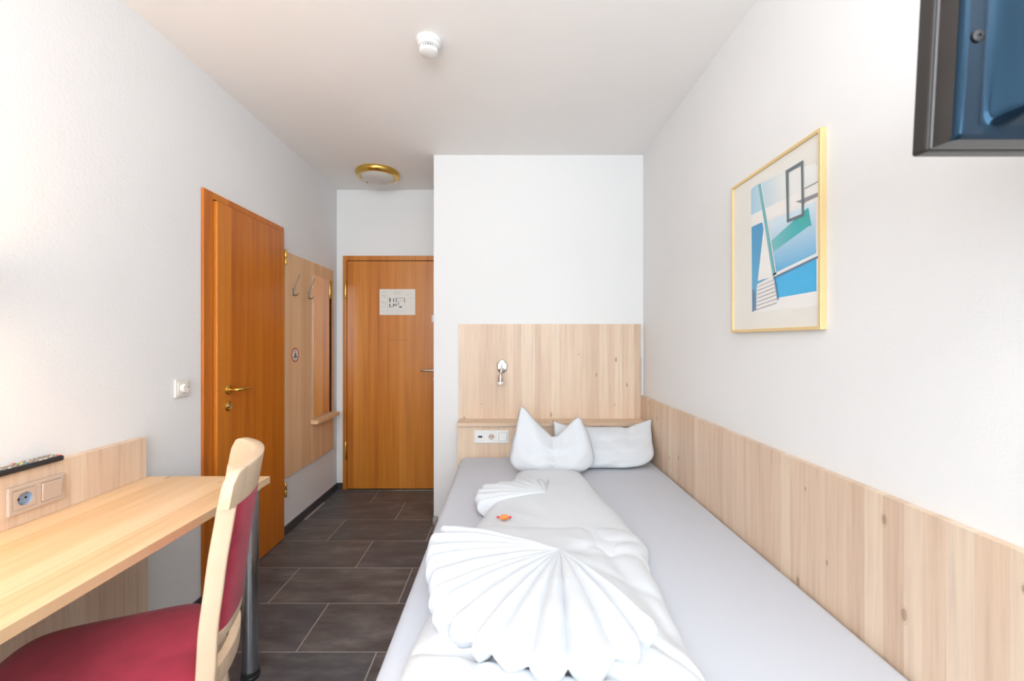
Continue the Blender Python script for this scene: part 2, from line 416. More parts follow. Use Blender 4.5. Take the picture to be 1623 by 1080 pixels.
for i in range(28):
    a = 2*PI*i/28; m_ = Matrix.Translation(c) @ Matrix.Rotation(a, 4, 'Z'); box_bm(bm, .035, .041, -.0022, .0022, -.047, -.033, m_)
o = link('vent_fins', bm, M['white'], t); o['kind'] = 'stuff'
lathe('cap', [(0, -.046), (.041, -.046), (.038, -.056), (.028, -.061), (0, -.062)], c, (0, 0, 1), M['white'], t, 40)
world_children(t)

# ------------------------------------------------------------------ headboard with ledge
X0 = -.338
hb = thing('headboard', 'pale wood headboard panel with ledge on the wall behind the bed', 'headboard', (.3, YB, 0))
box('back_panel', (-.342, .9425, YB-.018, YB-GP, .748, 1.416), M['wood_z_x'], hb, .001)
box('ledge_top', (X0, .9425, 2.768, YB-GP, .726, .748), M['wood_x'], hb, .001)
box('lower_panel', (X0+.003, .9425, 2.79, 2.81, 0, .726), M['wood_z_x'], hb, .001)
box('side_panel', (X0+.003, X0+.021, 2.81, YB-GP, 0, .726), M['wood_z_y'], hb, .001)
box('steel_edge', (.9428, .9468, YB-.018, YB-.002, .92, 1.18), M['steel'], hb)
world_children(hb)
# long wall panel
t = thing('wall_panel', 'long low pale wood panel along the right wall beside the bed', 'wall panel', (XR, 1, 0))
box('board', (.9435, XR-GP, -.95, YB-.001, .30, .912), M['wood_z_y'], t, .001)
world_children(t)

# ledge socket strip
def frame_plate(name, o, u, v, out, W, H, holes, th, m, parent, bevel=.0015):
    """cover frame with square openings; holes: centres along u, half size"""
    o, u, v, out = map(Vector, (o, u, v, out)); hs = holes[0][1]
    us = [-W/2]
    for c_, h_ in holes: us += [c_-h_, c_+h_]
    us.append(W/2); vs = [-H/2, -hs, hs, H/2]
    bm = bmesh.new(); nu_ = len(us)
    lo = [[bm.verts.new(o+u*a+v*b) for b in vs] for a in us]; hi = [[bm.verts.new(o+u*a+v*b+out*th) for b in vs] for a in us]
    solid = lambda i, j: 0 <= i < nu_-1 and 0 <= j < 3 and not (j == 1 and i % 2 == 1)
    for i in range(nu_-1):
        for j in range(3):
            if not solid(i, j): continue
            bm.faces.new((hi[i][j], hi[i+1][j], hi[i+1][j+1], hi[i][j+1])); bm.faces.new((lo[i][j], lo[i][j+1], lo[i+1][j+1], lo[i+1][j]))
            for (di, dj, p, q_) in ((-1, 0, (i, j), (i, j+1)), (1, 0, (i+1, j), (i+1, j+1)), (0, -1, (i, j), (i+1, j)), (0, 1, (i, j+1), (i+1, j+1))):
                if not solid(i+di, j+dj): bm.faces.new((lo[p[0]][p[1]], lo[q_[0]][q_[1]], hi[q_[0]][q_[1]], hi[p[0]][p[1]]))
    return link(name, bm, m, parent, bevel=bevel, seg=2)
def socket_insert(o, u, v, out, parent, m, inner, hs=.028, depth=.009):
    """earthed socket: square face with a round recess, two pin holes, two earth clips. o: centre of the face"""
    o, u, v, out = map(Vector, (o, u, v, out)); bm = bmesh.new(); n = 48; rr = .0195
    sq, ci, bo = [], [], []
    for i in range(n):
        a = 2*PI*i/n; c_, s_ = math.cos(a), math.sin(a); k_ = hs/max(abs(c_), abs(s_))
        sq.append(bm.verts.new(o+u*c_*k_+v*s_*k_)); ci.append(bm.verts.new(o+u*c_*rr+v*s_*rr)); bo.append(bm.verts.new(o+u*c_*k_+v*s_*k_-out*.003))
    for i in range(n):
        j = (i+1) % n; bm.faces.new((sq[i], sq[j], ci[j], ci[i])); bm.faces.new((sq[i], bo[i], bo[j], sq[j]))
    link('socket_face', bm, m, parent)
    lathe('socket_cup', [(rr, 0), (.019, -.001), (.0185, -depth), (0, -depth)], o, out, inner, parent, 48)
    for k_ in (-1, 1):
        lathe('pin_hole', [(.0035, 0), (.0034, .0006), (0, .0006)], o+u*(k_*.0095)-out*depth, out, M['gap'], parent, 12)
        bm = bmesh.new(); mt = Matrix((u, v, out)).transposed().to_4x4(); mt.translation = o+v*(k_*.0175)-out*(depth-.0003)
        box_bm(bm, -.0025, .0025, -.0012, .0012, 0, .006, mt); link('earth_clip', bm, M['steel'], parent)
yf = 2.79-GP
t = thing('socket_strip', 'white triple socket and switch strip under the headboard ledge', 'socket', (-.105, yf, .655))
frame_plate('frame', (-.106, yf, .6545), (1, 0, 0), (0, 0, 1), (0, -1, 0), .230, .085, [(-.0765, .0285), (0, .0285), (.0765, .0285)], .009, M['white'], t)
cx = -.106
box('insert', (cx-.0765-.028, cx-.0765+.028, yf-.011, yf, .6265, .6825), M['white'], t, .001)
box('charging_port', (cx-.0765-.013, cx-.0765+.015, yf-.0118, yf-.011, .648, .661), M['black'], t, .0003)
socket_insert((cx, yf-.011, .6545), (1, 0, 0), (0, 0, 1), (0, -1, 0), t, M['white'], M['silver'])
box('rocker', (cx+.0765-.027, cx+.0765+.027, yf-.0145, yf, .6275, .6815), M['white'], t, .002)
world_children(t)
# reading lamp on headboard
yl = YB-.018-GP
t = thing('reading_lamp', 'small steel reading spot lamp on the headboard above the sockets', 'reading lamp', (-.04, yl, 1.12))
lathe('wall_plate', [(0, 0), (.036, 0), (.036, .006), (.03, .011), (0, .012)], (-.036, yl, 1.118), (0, -1, 0), M['steel'], t, 36, sx=1.38, sy=1)
lathe('button', [(0, 0.011), (.006, 0.011), (.006, .016), (0, .017)], (-.032, yl, 1.148), (0, -1, 0), M['steel'], t, 12)
sweep('arm', spline([(-.036, yl-.011, 1.13), (-.038, yl-.045, 1.125), (-.042, yl-.06, 1.09), (-.047, yl-.06, 1.062)], 6), circ(.0045, 10), M['chrome'], t, ups=(1, 0, 0))
lathe('spot', [(0, .0), (.012, 0), (.0165, -.004), (.0165, -.052), (.015, -.052), (.015, -.004)], (-.047, yl-.06, 1.066), (0.02, 0, 1), M['chrome'], t, 28)
lathe('glass', [(.0165, -.052), (.021, -.055), (.022, -.066), (.017, -.072), (0, -.073)], (-.047, yl-.06, 1.066), (0.02, 0, 1), M['white'], t, 28)
world_children(t)

# ------------------------------------------------------------------ framed print on right wall
def on(X, x, y):       # a point of the wall plane x = X seen by the survey measurements
    d = 657*X/(x-804); return Vector((X, d, 1.3+(540-y)/657*d))
PY0, PY1, PZ0, PZ1 = 1.252, 1.752, 1.333, 1.946
t = thing('framed_picture', 'gold framed blue abstract print on the right wall above the bed', 'picture', (XR, 1.5, PZ0))
XF = .946
boxes('frame', [(XF, XR, PY0, PY0+.011, PZ0, PZ1), (XF, XR, PY1-.011, PY1, PZ0, PZ1), (XF, XR, PY0+.011, PY1-.011, PZ0, PZ0+.011), (XF, XR, PY0+.011, PY1-.011, PZ1-.011, PZ1)], M['gold'], t, .0012)
XM = .953
box('mount', (XM, XR, PY0+.011, PY1-.011, PZ0+.011, PZ1-.011), mat('picture_mount', hexc('e9e7df'), .25), t)
def poly(name, pts, m, lay, parent=t):
    """flat printed shape; pts in print inches measured on the wall"""
    bm = bmesh.new(); X = XM-.0004*lay
    a = [on(X, *p) for p in pts]
    f0 = [bm.verts.new(p) for p in a]; f1 = [bm.verts.new(p+Vector((.0003, 0, 0))) for p in a]
    bm.faces.new(f0); bm.faces.new(f1[::-1]); n = len(a)
    for i in range(n): bm.faces.new((f0[i], f0[(i+1) % n], f1[(i+1) % n], f1[i]))
    return link(name, bm, m, parent)
def grad(name, c0, c1, z0, z1, axis=2):
    m = mat(name, c0, .3); N = NT(m); tc = N.n('ShaderNodeTexCoord'); sp = N.n('ShaderNodeSeparateXYZ'); N.l(tc.outputs['Object'], sp.inputs[0])
    mr = N.n('ShaderNodeMapRange'); mr.inputs[1].default_value = z0; mr.inputs[2].default_value = z1; N.l(sp.outputs[axis], mr.inputs[0])
    N.l(N.ramp(mr.outputs[0], [(0, c0), (1, c1)]), N.b.inputs['Base Color']); return m
k = 240/682
def q(*pp): return [(1120+x*k, 180+y*k) for x, y in pp]          # from the enlarged detail
blue_top = grad('print_pale_blue', hexc('dfe9ea'), hexc('9fd0e6'), 1.30, 1.66, 1)
blue_top = grad('print_top_blue', hexc('e9ebe8'), hexc('8fc6e2'), 1.42, 1.66, 1)
blue_mid = grad('print_mid_blue', hexc('3aa9dc'), hexc('d3e6f0'), 1.52, 1.72)
blue_low = mat('print_low_blue', hexc('41b4e8'), .3)
ltblue = grad('print_strip_blue', hexc('5fb2d8'), hexc('3f93c6'), 1.4, 1.8)
wht = mat('print_white', hexc('f0efeb'), .3); gry = mat('print_grey', hexc('66757a'), .35); teal = grad('print_teal', hexc('9fd2d8'), hexc('3db0b4'), 1.66, 1.36, 1)
lav = mat('print_line_grey', hexc('8f8f96'), .35); aqua = mat('print_aqua_line', hexc('6db7c0'), .3); dk = mat('print_dark_line', hexc('5d7fa0'), .3)
poly('print', q((200, 335), (490, 230), (516, 235), (516, 870), (205, 898)), wht, 1)
poly('print', q((200, 340), (225, 322), (360, 262), (492, 225), (492, 320), (200, 460)), blue_top, 2)
poly('print', q((202, 512), (250, 490), (300, 730), (226, 770), (228, 880), (205, 895)), ltblue, 2)
poly('print', q((262, 490), (490, 395), (493, 640), (300, 728)), blue_mid, 2)
poly('print', q((305, 745), (494, 655), (494, 800), (322, 830)), blue_low, 2)
poly('print', q((200, 458), (430, 350), (430, 408), (200, 512)), wht, 3)
poly('print', q((258, 505), (298, 735), (230, 755)), wht, 4)
poly('print', q((290, 575), (455, 425), (470, 500), (298, 625)), teal, 3)
poly('print', q((410, 495), (414, 468), (458, 425), (472, 508)), mat('print_deep_teal', hexc('3fb0ae'), .3), 4)
poly('print', q((232, 320), (244, 316), (310, 725), (298, 735)), aqua, 5)
poly('print', q((244, 316), (248, 314), (314, 722), (308, 727)), wht, 5)
poly('print', q((300, 722), (518, 618), (518, 632), (300, 736)), wht, 5)
poly('print', q((300, 737), (518, 634), (518, 642), (300, 747)), dk, 5)
poly('print', q((400, 398), (514, 350), (514, 366), (430, 405)), lav, 5)
poly('print', q((440, 336), (514, 298), (514, 302), (440, 340)), lav, 5)
poly('print', q((355, 258), (434, 210), (438, 462), (362, 492), (360, 480), (428, 452), (424, 232), (368, 266), (370, 478), (361, 482)), gry, 7)
poly('print', q((226, 780), (300, 745), (316, 850), (222, 892)), wht, 3)
for i in range(7):
    y_ = 765+i*17; poly('print_line', q((228-i, y_+16), (300+i*2.6, y_-16), (300+i*2.6, y_-13.5), (228-i, y_+18.5)), lav, 6)
poly('print', q((302, 740), (308, 738), (324, 838), (318, 842)), dk, 6)
poly('print', q((205, 895), (205, 790), (218, 800), (222, 885)), dk, 4)
world_children(t)

# ------------------------------------------------------------------ desk
DZ = .749
dk_ = thing('desk', 'long pale wood wall desk with backboard and round metal leg', 'desk', (-1.22, 1.2, 0))
XB = -1.453
box('desktop', (XL+GP, -.963, -.45, 1.683, DZ-.028, DZ), M['wood_desk'], dk_, .001)
box('backboard', (XL+GP, XB, -.45, 1.669, DZ, .911), M['wood_z_y'], dk_, .001)
box('back_panel', (XL+.011, XL+.03, -.45, 1.683, 0.0, DZ-.028), M['wood_z_y'], dk_, .001)
lc = (-.993, 1.603)
lg = lathe('leg', [(0, .03), (.0295, .03), (.0295, DZ-.034), (.036, DZ-.033), (.036, DZ-.028), (0, DZ-.028)], (*lc, 0), (0, 0, 1), M['leg'], dk_, 40)
lathe('foot', [(0, 0), (.033, 0), (.034, .010), (.031, .013), (.033, .016), (.032, .03), (0, .03)], (*lc, 0), (0, 0, 1), M['black'], lg, 40)
world_children(dk_)
# socket on backboard
t = thing('desk_socket', 'silver double frame with socket and switch on the desk backboard', 'socket', (XB, 1.276, .828))
y0, y1, z0, z1 = 1.199, 1.352, .787, .870
cy = (1.199+.0395, 1.352-.0395)
XG = XB+GP
frame_plate('frame', (XG, (y0+y1)/2, .828), (0, 1, 0), (0, 0, 1), (1, 0, 0), y1-y0, z1-z0, [(cy[0]-(y0+y1)/2, .0285), (cy[1]-(y0+y1)/2, .0285)], .010, M['silver'], t, .002)
socket_insert((XG+.0115, cy[0], .828), (0, 1, 0), (0, 0, 1), (1, 0, 0), t, M['silver'], M['sockblue'])
bm = bmesh.new(); box_bm(bm, -.007, .0035, -.0275, .0275, -.0275, .0275, Matrix.Translation((XG+.0105, cy[1], .828)) @ Matrix.Rotation(R(3), 4, 'Y'))
link('rocker', bm, M['silver'], t, bevel=.001)
world_children(t)
# remote control on the ledge
t = thing('remote_control', 'black remote control with coloured buttons lying on the desk backboard', 'remote control', (-1.462, 1.23, .911), 0)
bx = box('body', (-1.4875, -1.437, 1.135, 1.347, .911, .929), M['black'], t, .006, 3)
cols = [mat('button_'+n, hexc(h), .5) for n, h in (('grey', '9a8f86'), ('light', 'd8cfc4'), ('red', 'd24a3c'), ('yellow', 'e3c64a'), ('blue', '3f8fb5'), ('green', '5da06a'))]
for i in range(15):
    for j in range(4):
        yb = 1.337-i*.0134; xb = -1.480+j*.0118
        c_ = cols[random.choice((0, 0, 1))]
        if i == 0: c_ = cols[2] if j == 3 else cols[0]
        if i in (7, 12): c_ = cols[(2, 5, 3, 4)[j]]
        box('button', (xb-.0038, xb+.0038, yb-.0036, yb+.0036, .929, .9315), c_, bx, .001)
world_children(t)
inv = Matrix.Translation(t.location).inverted()
for ch in bx.children: ch.matrix_parent_inverse = Matrix.Identity(4)

# ------------------------------------------------------------------ wall lamp above the desk, just out of the frame (it gives the warm glow)
c = (XL, .93, 1.47)
t = thing('wall_lamp', 'lit wall lamp on the left wall above the desk', 'wall lamp', c)
box('wall_plate', (XL, XL+.02, c[1]-.04, c[1]+.04, c[2]-.06, c[2]+.06), M['white'], t, .004)
sweep('arm', [(XL+.02, c[1], c[2]), (XL+.05, c[1], c[2])], circ(.008), M['steel'], t)
lathe('shade', [(.045, -.07), (.055, .07), (.053, .07), (.043, -.07), (.045, -.07)], (XL+.105, c[1], c[2]), (0, 0, 1), M['white'], t, 32)
blb = mat('bulb_glow', (1, .8, .5), .5); blb.node_tree.nodes['Principled BSDF'].inputs['Emission Color'].default_value = (1, .62, .3, 1)
blb.node_tree.nodes['Principled BSDF'].inputs['Emission Strength'].default_value = 40
lathe('bulb', [(0, -.035), (.018, -.028), (.025, -.01), (.02, .012), (.012, .03), (0, .032)], (XL+.105, c[1], c[2]), (0, 0, 1), blb, t, 20)
world_children(t)
pl_ = bpy.data.lights.new('wall_lamp_light', 'POINT'); pl_.energy = 5; pl_.color = (1, .66, .36); pl_.shadow_soft_size = .03
po = bpy.data.objects.new('wall_lamp_light', pl_); C.objects.link(po); po.location = (XL+.105, c[1], c[2]-.045)
po2 = po.copy(); po2.data = pl_.copy(); po2.data.energy = 7; po2.data.color = (1, .5, .2); C.objects.link(po2); po2.location = (XL+.105, c[1], c[2]+.045)

# ------------------------------------------------------------------ chair
ch = thing('chair', 'beech chair with red upholstered seat and curved back at the desk', 'chair', (-.981, 1.042, 0), R(211))
CV = .052                                   # depth of the back curve
def postx(z):
    pts = [(0, -.235), (.25, -.200), (.45, -.196), (.62, -.204), (.78, -.222), (.92, -.243), (1.0, -.257)]
    for (a, xa), (b, xb) in zip(pts, pts[1:]):
        if z <= b: s = (z-a)/(b-a); return xa+(xb-xa)*s
    return pts[-1][1]
def pp(y, z): return Vector((postx(z)-CV*(1-(y/.2)**2), y, z))
for s in (-1, 1):
    zs = [0, .12, .25, .36, .45, .54, .62, .70, .78, .85, .90]
    sweep('rear_post', spline([(postx(z), s*.195, z) for z in zs], 3), rrect(.030, .040, .006), M['beech'], ch, ups=(1, 0, 0),
          scale=None)
def arc_rail(name, z0, z1, th, yr, m, n=24, crown=0, endround=False, off=0, parent=ch, pad=False):
    bm = bmesh.new(); rings = []
    for i in range(n+1):
        y = -yr+2*yr*i/n; e = abs(y)/yr
        a, b = z0, z1+crown*(1-e*e)
        if endround:
            kk = max(0, (abs(y)-(yr-.028))/.028); r_ = 1-math.sqrt(max(0, 1-kk*kk)); b -= r_*.03; a += r_*.004
        tt = th
        if pad: tt = th*(1-max(0, (e-.8)/.2)**2*.6)
        ring = []
        m_ = 8; 
        prof = []
        h2 = (b-a)/2; zc = (a+b)/2
        for kx in range(20):
            an = 2*PI*kx/20; ca, sa = math.cos(an), math.sin(an)
            p_ = .17
            prof.append((math.copysign(abs(ca)**p_, ca)*tt/2, zc+math.copysign(abs(sa)**p_, sa)*h2))
        for px_, z in prof:
            base = pp(y, z); dx = 2*CV*y/.04
            nrm = Vector((1, -dx, 0)).normalized()
            ring.append(bm.verts.new(base + nrm*(px_+off)))
        rings.append(ring)
    for a, b in zip(rings, rings[1:]):
        for i in range(20): bm.faces.new((a[i], a[(i+1) % 20], b[(i+1) % 20], b[i]))
    bm.faces.new(rings[0][::-1]); bm.faces.new(rings[-1])
    return link(name, bm, m, parent, smooth=50)
arc_rail('crest_rail', .895, .985, .028, .213, M['beech'], 40, .006, True)
arc_rail('lower_rail', .564, .592, .024, .183, M['beech'])
arc_rail('lower_rail', .458, .512, .024, .183, M['beech'])
arc_rail('back_pad', .590, .900, .030, .178, M['red_fabric'], pad=True)
# seat
def seat_grid(name, hw0, hw1, x0, x1, z0, z1, m, dome, rad):
    bm = bmesh.new(); n = 28; rings = []
    outl = []
    for i in range(64):
        a = 2*PI*i/64; ca, sa = math.cos(a), math.sin(a); p_ = .32
        u = math.copysign(abs(ca)**p_, ca); v = math.copysign(abs(sa)**p_, sa)
        xx = (x0+x1)/2+u*(x1-x0)/2; hw = hw0+(hw1-hw0)*(xx-x0)/(x1-x0)
        xx += (.03*(1-v*v) if u > 0 else -.012*(1-v*v)) * abs(u)
        outl.append((xx, v*hw))
    cx = (x0+x1)/2
    prof = [(0.93, z0), (1, z0+.006), (1, z1-rad), (.985, z1-rad*.35), (.95, z1), (.8, z1+dome*.55), (.5, z1+dome*.9), (.2, z1+dome)]
    for s, z in prof: rings.append([bm.verts.new((cx+(x-cx)*s, y*s, z)) for x, y in outl])
    for a, b in zip(rings, rings[1:]):
        for i in range(64): bm.faces.new((a[i], a[(i+1) % 64], b[(i+1) % 64], b[i]))
    bm.faces.new(rings[0][::-1]); bm.faces.new(rings[-1]); return link(name, bm, m, ch, smooth=60)
seat_grid('seat', .212, .272, -.185, .245, .45, .487, M['red_fabric'], .014, .022)
boxes('seat_frame', [(-.165, .215, -.195, -.172, .385, .449), (-.165, .215, .172, .195, .385, .449), (.195, .218, -.172, .172, .385, .449), (-.165, -.142, -.172, .172, .385, .449)], M['beech'], ch, .003)
for s in (-1, 1):
    sweep('front_leg', [(.2, s*.2, 0), (.2, s*.2, .2), (.2, s*.2, .449)], rrect(.034, .034, .006), M['beech'], ch, ups=(1, 0, 0), scale=[(.8, .8), (.95, .95), (1.1, 1.1)])

# ------------------------------------------------------------------ bed
BZ = .52
BX0, BX1, BY0, BY1 = -.312, .9425, .80, 2.789
bed = thing('bed', 'wide bed with a white fitted sheet against the right wall panel', 'bed', (.31, 1.8, 0))
def grid(name, nu, nv, f, m, parent, solid=0, sub=0, ang=0, close_u=False):
    bm = bmesh.new(); V = [[bm.verts.new(f(i/nu, j/nv)) for j in range(nv+1)] for i in range(nu+1)]
    for i in range(nu):
        for j in range(nv): bm.faces.new((V[i][j], V[i+1][j], V[i+1][j+1], V[i][j+1]))
    o = link(name, bm, m, parent, smooth=ang)
    if solid:
        s_ = o.modifiers.new('solid', 'SOLIDIFY'); s_.thickness = solid; s_.offset = -1
    if sub:
        s_ = o.modifiers.new('sub', 'SUBSURF'); s_.levels = sub; s_.render_levels = sub
    return o
bm = bmesh.new()
nx, ny = 60, 90; rd = .035
def mz(x, y): return .0015*noise.noise((x*5, y*2.2, 3)) + .0012*noise.noise((x*3+y*7, y*1.4, 8))
rows = []
def prof_pts():
    P_ = [(0.004, .25)]
    P_ += [(0, .30), (0, .40), (0, BZ-rd)]
    for i in range(1, 7): a = PI/2*i/6; P_.append((rd-rd*math.cos(a), BZ-rd+rd*math.sin(a)))
    return P_
P_ = prof_pts(); W_ = BX1-BX0
rings = []
def ringpts(inset, z):
    x0, x1, y0, y1 = BX0+inset, BX1-.001-inset, BY0+inset, BY1-inset; rc = max(.005, .05-inset); out = []
    for cx, cy, a0 in ((x1-rc, y1-rc, 0), (x0+rc, y1-rc, 90), (x0+rc, y0+rc, 180), (x1-rc, y0+rc, 270)):
        for i in range(6): a = R(a0+18*i); out.append((cx+rc*math.cos(a), cy+rc*math.sin(a), z))
    return out
for ins, z in P_: rings.append([bm.verts.new(p) for p in ringpts(ins, z)])
for a, b in zip(rings, rings[1:]):
    n = len(a)
    for i in range(n): bm.faces.new((a[i], a[(i+1) % n], b[(i+1) % n], b[i]))
bm.faces.new(rings[0][::-1]); bm.faces.new(rings[-1])
link('mattress', bm, M['sheet'], bed, smooth=30)
boxes('bed_frame', [(BX0+.01, BX1-.002, BY0+.01, BY1-.001, .12, .25)], M['wood_z_x'], bed, .003)
for x in (BX0+.06, BX1-.08):
    for y in (BY0+.06, BY1-.1): lathe('leg', [(0, 0), (.022, 0), (.022, .12), (0, .12)], (x, y, 0), (0, 0, 1), M['leg'], bed, 20)
world_children(bed)

# ------------------------------------------------------------------ duvet, folded lengthwise, with two pleated fans
dv = thing('duvet', 'white duvet folded lengthwise into two pleated fans on the bed', 'duvet', (.12, 1.4, BZ))
def lerp(tab, v):
    if v <= tab[0][0]: return tab[0][1:]
    for a, b in zip(tab, tab[1:]):
        if v <= b[0]:
            s = (v-a[0])/(b[0]-a[0]); s = s*s*(3-2*s) if len(a) > 5 else s
            return tuple(p+(q_-p)*s for p, q_ in zip(a[1:], b[1:]))
    return tab[-1][1:]
def slab(name, tab, thick, seed, wr=.006, zb=BZ, pw=5.0, nu=90, nv=130, crease=None):
    """tab: (d, left, right) rows; top surface with rounded rolled edges, and a lower half"""
    d0, d1 = tab[0][0], tab[-1][0]
    def f(a, b):
        # a runs over the closed cross-section in u; b along the length
        s = -1+2*b; cl = math.copysign(1-(1-abs(s))**1.6, s)
        d = (d0+d1)/2+cl*(d1-d0)/2
        L_, R_ = lerp(tab, d); 
        u = -1+2*a; cu = math.copysign(1-(1-abs(u))**1.6, u)
        wob = .012*noise.noise((d*7, seed, 0))
        x = (L_+R_)/2+cu*(R_-L_)/2 + wob*abs(cu)
        h = thick*max(0, 1-abs(cu)**pw)**(1/2.6)*max(0, 1-abs(cl)**(pw*3))**(1/2.6)
        n1 = noise.noise((x*4+seed, d*4, seed)); n2 = noise.noise((x*11, d*7+seed, 2)); n3 = 1-abs(noise.noise((x*6+d*4, d*3-x*2, seed+5)))*2
        h += (wr*n1*1.6+wr*.7*n2+wr*.8*n3)*min(1, h/thick*1.2)
        if crease: h += crease(x, d)*min(1, h/thick)
        dd = d + .012*noise.noise((x*6, seed+3, 1))*abs(cl)**4
        return (x, dd, zb+max(.002, h))
    return grid(name, nu, nv, f, M['linen'], dv, ang=0)
far_tab = [(1.35, -.15, .47), (1.6, -.145, .50), (1.8, -.10, .47), (2.0, -.02, .44), (2.2, .03, .42), (2.33, .05, .42)]
near_tab = [(.80, -.235, .45), (.9, -.24, .445), (1.0, -.235, .44), (1.18, -.215, .455), (1.39, -.215, .475), (1.5, -.205, .505), (1.60, -.19, .50)]
slab('fold', far_tab, .072, 3.3, .004)
def cr(x, d):
    c_ = 0
    for (ax, ay, ang, wd, am) in ((.167, 1.353, 25, .02, .008), (.167, 1.353, 8, .022, .006), (.167, 1.353, -35, .02, .006), (.42, .93, 100, .03, .014), (.38, .95, 70, .02, .012), (.32, .98, -38, .012, .035), (-.26, .97, -12, .012, .02), (-.1, .95, -55, .014, .014)):
        dx, dy = x-ax, d-ay; ca, sa = math.cos(R(ang)), math.sin(R(ang)); along = dx*ca+dy*sa; off = -dx*sa+dy*ca
        if along > 0: c_ -= am*math.exp(-(off/wd)**2)*min(1, along/.1)
    return c_
slab('fold', near_tab, .082, 9.1, .006, crease=cr)
def fan(name, apex, th0, th1, Rt, n, amp, z_ap, z_mid, z_rim, seed, sharp=.6, z_end=.59):
    """pleated fan: radial ridges from the apex, scalloped hanging rim. Rt: (theta, radius) rows"""
    ws = [random.uniform(.6, 1.5) for _ in range(n)]; tot = sum(ws); ed = [0]
    for w_ in ws: ed.append(ed[-1]+w_/tot)
    hs = [random.uniform(.7, 1.15) for _ in range(n)]
    def f(a, b):
        s = min(max(a, 0), 1); th = th0+(th1-th0)*s
        k_ = 0
        while k_ < n-1 and s > ed[k_+1]: k_ += 1
        ph = (s-ed[k_])/(ed[k_+1]-ed[k_])
        p = max(0, math.sin(PI*min(1, max(0, ph))))**sharp*hs[k_]          # 0 at valley, 1 at ridge
        lean = .18*math.sin(2*PI*ph)*0
        Rr = lerp(Rt, th)[0]*(.93+.11*p)
        t_ = b
        if t_ < .86:
            q_ = t_/.86; r = Rr*q_*.97
            zm = z_ap*(1-q_)**2+2*q_*(1-q_)*z_mid+q_*q_*z_rim
            z = zm + amp*(p-.55)*min(1, q_*1.25+.12)*(q_**.35)
            ang_ = th + .0*q_
        else:
            q_ = (t_-.86)/.14
            zr = z_rim+amp*(p-.55)
            r = Rr*(.97+.05*math.sin(min(q_*1.5, 1)*PI/2)-.06*max(0, q_-.5)*2)
            ze = BZ+.008+(z_end-BZ-.008)*sm(min(1, max(0, (math.degrees(th)-195)/35)))
            z = zr*(1-q_**1.3)+(ze + .012*(1-p))*q_**1.3
            ang_ = th
        eg = min(1, min(s, 1-s)/.05); z = z*eg**.5+(BZ+.004)*(1-eg**.5)
        bend = .035*math.sin(ph*2*PI)*(t_**2)*.35
        ang_ = ang_+bend
        r += .004*noise.noise((th*5, seed, t_))
        z += .003*noise.noise((r*14*math.cos(th)+seed, r*14*math.sin(th), 1))
        return (apex[0]+r*math.cos(ang_), apex[1]+r*math.sin(ang_), z)
    return grid(name, n*14, 48, f, M['linen'], dv, solid=.004, ang=0)
D_ = R
fan('fan', (.167, 1.31), D_(150), D_(304), [(D_(150), .40), (D_(170), .405), (D_(190), .40), (D_(204), .41), (D_(222), .44), (D_(242), .475), (D_(265), .48), (D_(285), .43), (D_(304), .345)], 16, .038, .640, .670, .648, 1.0)
fan('fan', (.18, 1.915), D_(75), D_(200), [(D_(75), .20), (D_(110), .22), (D_(133), .27), (D_(160), .32), (D_(200), .31)], 9, .026, .597, .612, .585, 4.0)
world_children(dv)

# sweet on the duvet
sw = thing('wrapped_sweet', 'small orange and red wrapped sweet lying on the duvet', 'sweet', (-.012, 1.62, .6))
zs_ = .603
om = mat('orange_wrapper', hexc('f08a3c'), .3); rmw = mat('red_wrapper', hexc('d8363a'), .3)
lathe('sweet', [(0, -.016), (.007, -.015), (.010, -.008), (.0105, 0), (.010, .008), (.007, .015), (0, .016)], (-.012, 1.62, zs_+.006), (1, .1, 0), om, sw, 14)
for s in (-1, 1):
    bm = bmesh.new(); vs0 = []
    for i in range(9):
        a = -.9+1.8*i/8; vs0.append((bm.verts.new((-.012+s*.015, 1.62, zs_+.006+.001*(i % 2))), bm.verts.new((-.012+s*(.015+.015*math.cos(a)), 1.62+.013*math.sin(a), zs_+.004+.004*(i % 2)))))
    for a, b in zip(vs0, vs0[1:]): bm.faces.new((a[0], a[1], b[1], b[0]))
    bmesh.ops.remove_doubles(bm, verts=bm.verts[:], dist=.0004)
    o = link('wrapper_twist', bm, rmw, sw); so_ = o.modifiers.new('s', 'SOLIDIFY'); so_.thickness = .0006
world_children(sw)

